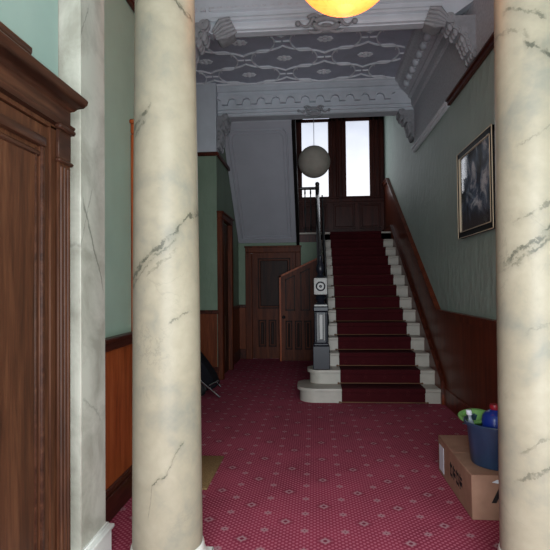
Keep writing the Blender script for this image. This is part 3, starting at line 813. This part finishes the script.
def glass():
    k = NT('picture_glass'); t = k.t
    tr = k.n('ShaderNodeBsdfTransparent'); gl = k.n('ShaderNodeBsdfGlossy'); gl.inputs['Roughness'].default_value = .03
    fr_ = k.n('ShaderNodeFresnel'); bk_ = k.n('ShaderNodeNewGeometry').outputs['Backfacing']; k.l(k.math('SUBTRACT', 1.5, k.math('MULTIPLY', bk_, .499)), fr_.inputs[0])
    mx = k.n('ShaderNodeMixShader'); k.l(fr_.outputs[0], mx.inputs[0]); k.l(tr.outputs[0], mx.inputs[1]); k.l(gl.outputs[0], mx.inputs[2])
    k.l(mx.outputs[0], t.nodes['Material Output'].inputs['Surface']); return k.m
obj('picture_glass', MB().box(WR-.036, WR-.034, y0+fw, y1-fw, z0+fw, z1-fw), glass(), pc)

# ================================================================= PENDANTS
def amber(k):
    v = k.co(); sp = k.n('ShaderNodeSeparateXYZ'); k.l(v, sp.inputs[0])
    ang = k.math('ARCTAN2', sp.outputs[1], sp.outputs[0])
    rad = k.math('SQRT', k.math('ADD', k.math('POWER', sp.outputs[0], 2), k.math('POWER', sp.outputs[1], 2)))
    lobes = k.math('MULTIPLY', k.math('SINE', k.math('MULTIPLY', ang, 8)), .035)
    q = k.math('ADD', rad, lobes)
    line = k.math('SUBTRACT', 1, k.math('DIVIDE', k.math('ABSOLUTE', k.math('SUBTRACT', k.math('PINGPONG', q, .055), .028)), .012), clamp=True)
    nn = k.noise(v, 5, 3)
    c = k.ramp(nn, [(.35, (1.0, .185, .026, 1)), (.65, (1.0, .235, .045, 1))])
    c = k.mix(k.math('MULTIPLY', line, .6), c, (.43, .105, .010, 1))
    hot = k.math('SUBTRACT', 1, k.math('DIVIDE', rad, .12), clamp=True)
    c = k.mix(k.math('MULTIPLY', hot, .6), c, (1.0, .25, .07, 1))
    k.l(c, k.b.inputs['Emission Color'])
M['amber'] = emitter('amber_glass', (230, 170, 80), 3.2, amber)
LX, LY, LZ, LR = .185, 2.75, 3.224, .292
p = thing('amber_pendant_lamp', 'lit amber glass globe pendant hanging near the entrance ceiling', 'lamp', (LX, LY, LZ-LR))
pr = [(0, LZ-LR)]
for q in range(1, 33):
    a = -PI/2+q/34*PI; pr.append((LR*math.cos(a), LZ+LR*math.sin(a)))
shade = obj('glass_shade', MB().lathe([(r, z) for r, z in pr], (LX, LY, 0), 48), M['amber'], p)
obj('boss', MB().lathe([(0, LZ-LR-.012), (.03, LZ-LR-.008), (.055, LZ-LR+.004), (.06, LZ-LR+.012)], (LX, LY, 0), 24, None, False), M['amber'], shade)
obj('gallery', MB().lathe([(.07, LZ+LR-.03), (.08, LZ+LR), (.03, LZ+LR+.06), (.012, LZ+LR+.1)], (LX, LY, 0), 24), M['brass'], p)
obj('chain', MB().tube([(LX, LY, LZ+LR+.08), (LX, LY, 4.66)], .01, 8), M['brass'], p)
obj('ceiling_rose', MB().lathe([(.02, 4.62), (.06, 4.66), (.08, 4.698)], (LX, LY, 0), 24), M['brass'], p)
GX, GY, GZ, GR = .016, 8.9, 3.62, .285
g = thing('paper_globe_lamp', 'unlit grey round paper globe hanging before the landing window', 'lamp', (GX, GY, GZ-GR))
k = NT('paper_shade'); v = k.co(); sp = k.n('ShaderNodeSeparateXYZ'); k.l(v, sp.inputs[0])
rb = k.math('SINE', k.math('MULTIPLY', sp.outputs[2], 170)); k.bump(rb, .3, .004)
M['paper'] = k.fin(k.ramp(k.noise(v, 5, 2), [(.3, lin((150, 143, 133))), (.7, lin((164, 157, 146)))]), .9, .1)
pr = [(.03, GZ-GR+.002)]
for q in range(1, 40):
    a = -PI/2+q/40*PI
    if GR*math.cos(a) > .03: pr.append((GR*math.cos(a)*(1+.004*math.cos(q*PI)), GZ+GR*math.sin(a)))
pr.append((.03, GZ+GR-.002))
obj('paper_shade', MB().lathe(pr, (GX, GY, 0), 40, None, False), M['paper'], g)
obj('cord', MB().tube([(GX, GY, GZ+GR-.05), (GX, GY, 6.68)], .006, 6), paint('pale_cord', (150, 150, 150), .5), g)
obj('ceiling_rose', MB().lathe([(.02, 6.64), (.05, 6.67), (.055, 6.698)], (GX, GY, 0), 20), M['white_paint'], g)

# ============================================================ BOX AND BUCKET
def cardboard():
    k = NT('cardboard'); v = k.co()
    f = k.noise(v, 7, 4)
    w = k.n('ShaderNodeTexWave'); k.l(v, w.inputs['Vector']); w.inputs['Scale'].default_value = 40; w.inputs['Distortion'].default_value = .4
    k.bump(w.outputs['Fac'], .04, .002)
    return k.fin(k.ramp(f, [(.3, lin((142, 106, 88))), (.7, lin((162, 124, 103)))]), .8, .2)
M['card'] = cardboard()
BX0, BX1, BY0, BY1, BZ = .926, 1.495, 3.12, 3.93, .270
bx = thing('cardboard_box', 'brown cardboard box with black lettering on the carpet beside the right wall', 'box', (1.21, 3.46, 0))
obj('carton', MB().box(BX0, BX1, BY0, BY1, .001, BZ-.004, .004), M['card'], bx)
obj('flap', MB().box(BX0, BX1, BY0, (BY0+BY1)/2-.002, BZ-.005, BZ, .0015), M['card'], bx)
obj('flap', MB().box(BX0, BX1, (BY0+BY1)/2+.002, BY1, BZ-.005, BZ, .0015), M['card'], bx)
M['white_label'] = paint('white_label', (214, 218, 226), .55, .04)
M['ink'] = paint('black_ink', (28, 20, 20), .7, .1)
obj('paper_label', MB().box(BX0-.002, BX0+.001, 3.77, 3.90, .03, .215), M['white_label'], bx, label='white paper label on the box side')
ink = MB()
yy = 3.60
for q in range(4):       # block characters printed along the side
    w = .058
    ink.box(BX0-.0015, BX0+.001, yy-w, yy, .155, .17).box(BX0-.0015, BX0+.001, yy-w, yy, .095+.02*(q % 2), .108+.02*(q % 2))
    ink.box(BX0-.0015, BX0+.001, yy-w*.35, yy-w*.15, .09, .185)
    if q % 2 == 0: ink.box(BX0-.0015, BX0+.001, yy-w*.95, yy-w*.75, .09, .18)
    else: ink.box(BX0-.0015, BX0+.001, yy-w, yy, .13, .142)
    yy -= .075
obj('printed_letters', ink, M['ink'], bx, label='black printed characters')
aa = MB()
def stroke(p, q, w, y=BY0-.0015):
    aa.prism([(p[0]-w/2, p[1]), (p[0]+w/2, p[1]), (q[0]+w/2, q[1]), (q[0]-w/2, q[1])], 'y', y, BY0+.001)
stroke((1.055, .105), (1.11, .215), .028); stroke((1.165, .105), (1.11, .215), .028); stroke((1.11, .137), (1.11, .157), .07)
obj('printed_letter', aa, M['ink'], bx, label='large black letter A on the near end')
tp = MB().prism([(1.045, .228), (1.075, .243), (1.175, .243), (1.175, .222), (1.08, .222)], 'y', BY0-.002, BY0+.001)
obj('tape', tp, M['white_label'], bx, label='white tape above the letter')

def dkplastic():
    k = NT('navy_plastic'); v = k.co()
    return k.fin(k.ramp(k.noise(k.mapping(v, (6, 6, 1)), 2, 3), [(.3, lin((34, 52, 78))), (.7, lin((48, 70, 100)))]), .38, .5)
M['navy'] = dkplastic()
KX, KY = 1.152, 3.335
bk = thing('bucket', 'dark navy plastic bucket standing on the cardboard box', 'bucket', (KX, KY, BZ))
pr = [(0, .002), (.152, .002), (.158, .012), (.180, .247), (.196, .247), (.198, .264), (.192, .268), (.176, .264), (.150, .02), (0, .02)]
obj('bucket_body', MB().lathe([(r, BZ+z) for r, z in pr], (KX, KY, 0), 40), M['navy'], bk)
obj('rim', MB().tube([(KX+.193*math.cos(2*PI*q/40), KY+.193*math.sin(2*PI*q/40), BZ+.264) for q in range(40)], .007, 8, closed=True), M['navy'], bk)
hd = [(KX+.182*math.cos(a), KY+.182*math.sin(a)*.35-.13*abs(math.sin(a)), BZ+.2-.11*math.sin(a)) for a in [PI*q/16 for q in range(17)]]
hd = [(KX+.204*math.cos(PI*q/18), KY+.204*math.sin(PI*q/18), BZ+.247-.05*math.sin(PI*q/18)) for q in range(19)]
obj('handle', MB().tube(hd, .004, 6), M['iron'], bk)
def plastic(n_, rgb, rough=.3): return paint(n_, rgb, rough, .06, .5)
# blue bottle with a red cap, stood in the bucket
q0 = BZ+.022; bxx, byy = 1.122, 3.275
bt = thing('detergent_bottle', 'blue plastic bottle with a red cap standing in the bucket', 'bottle', (bxx, byy, q0))
obj('bottle_body', MB().lathe([(0, 0), (.070, 0), (.077, .008), (.077, .270), (.073, .292), (.060, .312), (.036, .326), (.026, .332), (.026, .339)], (bxx, byy, q0), 28), plastic('blue_plastic', (22, 46, 132), .28), bt)
obj('cap', MB().lathe([(.028, .334), (.031, .338), (.031, .358), (.027, .366), (0, .367)], (bxx, byy, q0), 20), plastic('red_plastic', (150, 24, 40)), bt)
# green basin tilted in the bucket
cx, cy, cz = 1.052, 3.448, BZ+.262
Rm = Matrix.Rotation(math.radians(10), 3, 'X') @ Matrix.Rotation(math.radians(-6), 3, 'Y')
gb = MB().lathe([(0, -.045), (.04, -.045), (.064, -.018), (.084, .004), (.104, .004), (.105, .014), (.082, .014), (.058, -.01), (.036, -.038), (0, -.038)], (cx, cy, cz), 36, Rm)
o = obj('green_dish', gb, plastic('green_plastic', (116, 168, 92), .4)); tag(o, 'green plastic dish with a wide rim resting in the bucket behind the bottles', 'dish')
# small clear bottle with a white cap
sx, sy = 1.03, 3.335
lean = Matrix.Translation((.16*q0, 0, 0)) @ Matrix(((1, 0, -.16, 0), (0, 1, 0, 0), (0, 0, 1, 0), (0, 0, 0, 1)))
sb = thing('spray_bottle', 'small clear bottle with a white cap at the left of the bucket', 'bottle', (sx, sy, q0))
obj('bottle_body', MB().lathe([(0, 0), (.018, 0), (.022, .006), (.022, .21), (.02, .235), (.011, .268), (.011, .292)], (sx, sy, q0), 20).xform(lean), plastic('clear_grey_plastic', (132, 142, 150), .15), sb)
obj('cap', MB().lathe([(.016, .284), (.018, .288), (.018, .310), (.016, .314), (0, .315)], (sx, sy, q0), 16).xform(lean), M['white_label'], sb)

# ============================================================= DOOR MAT
mt = MB().box(-1.225, -.765, 3.47, 4.14, 0, .014, .005, 2)
k = NT('coir'); v = k.co(); f = k.noise(v, 120, 3); k.bump(f, .6, .006)
mm = k.fin(k.ramp(f, [(.3, lin((106, 82, 54))), (.7, lin((152, 120, 84)))]), .95, .1)
o = obj('door_mat', mt, mm); tag(o, 'tan coir mat on the red carpet behind the left column', 'mat')

# ========================================================= FOLDED PUSHCHAIR
pu = thing('folded_pushchair', 'black folded pushchair with silver tubes leaning in the shade behind the left column', 'pushchair', (-1.55, 6.5, 0))
M['black_cloth'] = paint('black_cloth', (20, 20, 26), .85, .2, .2)
M['chrome'] = paint('silver_tube', (190, 192, 198), .22, .05, .5, 5, 1.0)
poly = [(-1.90, .10), (-1.38, .06), (-1.28, .12), (-1.34, .24), (-1.46, .42), (-1.58, .58), (-1.66, .64), (-1.90, .66)]
obj('fabric_seat', MB().prism(poly, 'y', 6.45, 6.75, .03, 3), M['black_cloth'], pu)
obj('frame_tube', MB().tube([(-1.78, 6.36, .58), (-1.56, 6.30, .30), (-1.20, 6.22, .03)], .014, 10), M['chrome'], pu, label='bright silver tube')
obj('frame_tube', MB().tube([(-1.80, 6.72, .70), (-1.55, 6.66, .34), (-1.24, 6.52, .10)], .011, 10), M['chrome'], pu)
obj('cross_bar', MB().tube([(-1.34, 6.24, .175), (-1.24, 6.34, .215)], .009, 8), M['chrome'], pu)
obj('cross_bar', MB().tube([(-1.52, 6.28, .26), (-1.45, 6.28, .33)], .010, 8), M['chrome'], pu)
RY = Matrix.Rotation(PI/2, 3, 'X')
for (x, y) in ((-1.50, 6.40), (-1.80, 6.40), (-1.50, 6.80)):
    w = MB().tube([(x+.075*math.cos(2*PI*q/24), y, .095+.075*math.sin(2*PI*q/24)) for q in range(24)], .02, 8, closed=True)
    w.lathe([(0, -.012), (.065, -.008), (.065, .008), (0, .012)], (x, y, .095), 16, RY)
    obj('wheel', w, M['iron'], pu)

# ================================================================== LIGHTS
wd = bpy.data.worlds.new('sky'); scn.world = wd; wd.use_nodes = True
bg = wd.node_tree.nodes['Background']; bg.inputs[0].default_value = (.80, .90, 1.0, 1); bg.inputs[1].default_value = 1.0
def area(name, loc, rot, sx, sy, e, col):
    l = bpy.data.lights.new(name, 'AREA'); l.shape = 'RECTANGLE'; l.size = sx; l.size_y = sy; l.energy = e; l.color = col
    o = bpy.data.objects.new(name, l); COL.objects.link(o); o.location = loc; o.rotation_euler = rot; return o
# daylight entering by the open front door and its fanlight
area('entrance_daylight', (.42, -.47, 1.45), (PI/2-.1, 0, 0), 1.9, 2.6, 225, (.86, .94, 1.0))
# daylight entering by the landing window
area('landing_daylight', (.5, YW-.12, 4.2), (-PI/2, 0, 0), 1.5, 1.6, 9, (.92, .95, 1.0))

# ================================================================== CAMERA
cam = bpy.data.cameras.new('camera'); co_ = bpy.data.objects.new('camera', cam); COL.objects.link(co_)
f, yaw, pit, rol = 500.82, .0788, .0219, -.0100
cam.sensor_fit = 'HORIZONTAL'; cam.sensor_width = 36; cam.lens = f/550*36; cam.clip_start = .05
F = Vector((-math.sin(yaw)*math.cos(pit), math.cos(yaw)*math.cos(pit), math.sin(pit)))
Rv = Vector((math.cos(yaw), math.sin(yaw), 0)); U = Rv.cross(F)
R2 = math.cos(rol)*Rv + math.sin(rol)*U; U2 = -math.sin(rol)*Rv + math.cos(rol)*U
mw = Matrix((R2, U2, -F)).transposed().to_4x4(); mw.translation = Vector((0, 0, 1.4175))
co_.matrix_world = mw
scn.camera = co_

vs = scn.view_settings
vs.view_transform = 'Standard'; vs.look = 'None'; vs.gamma = 1; vs.use_curve_mapping = False; vs.exposure = 0
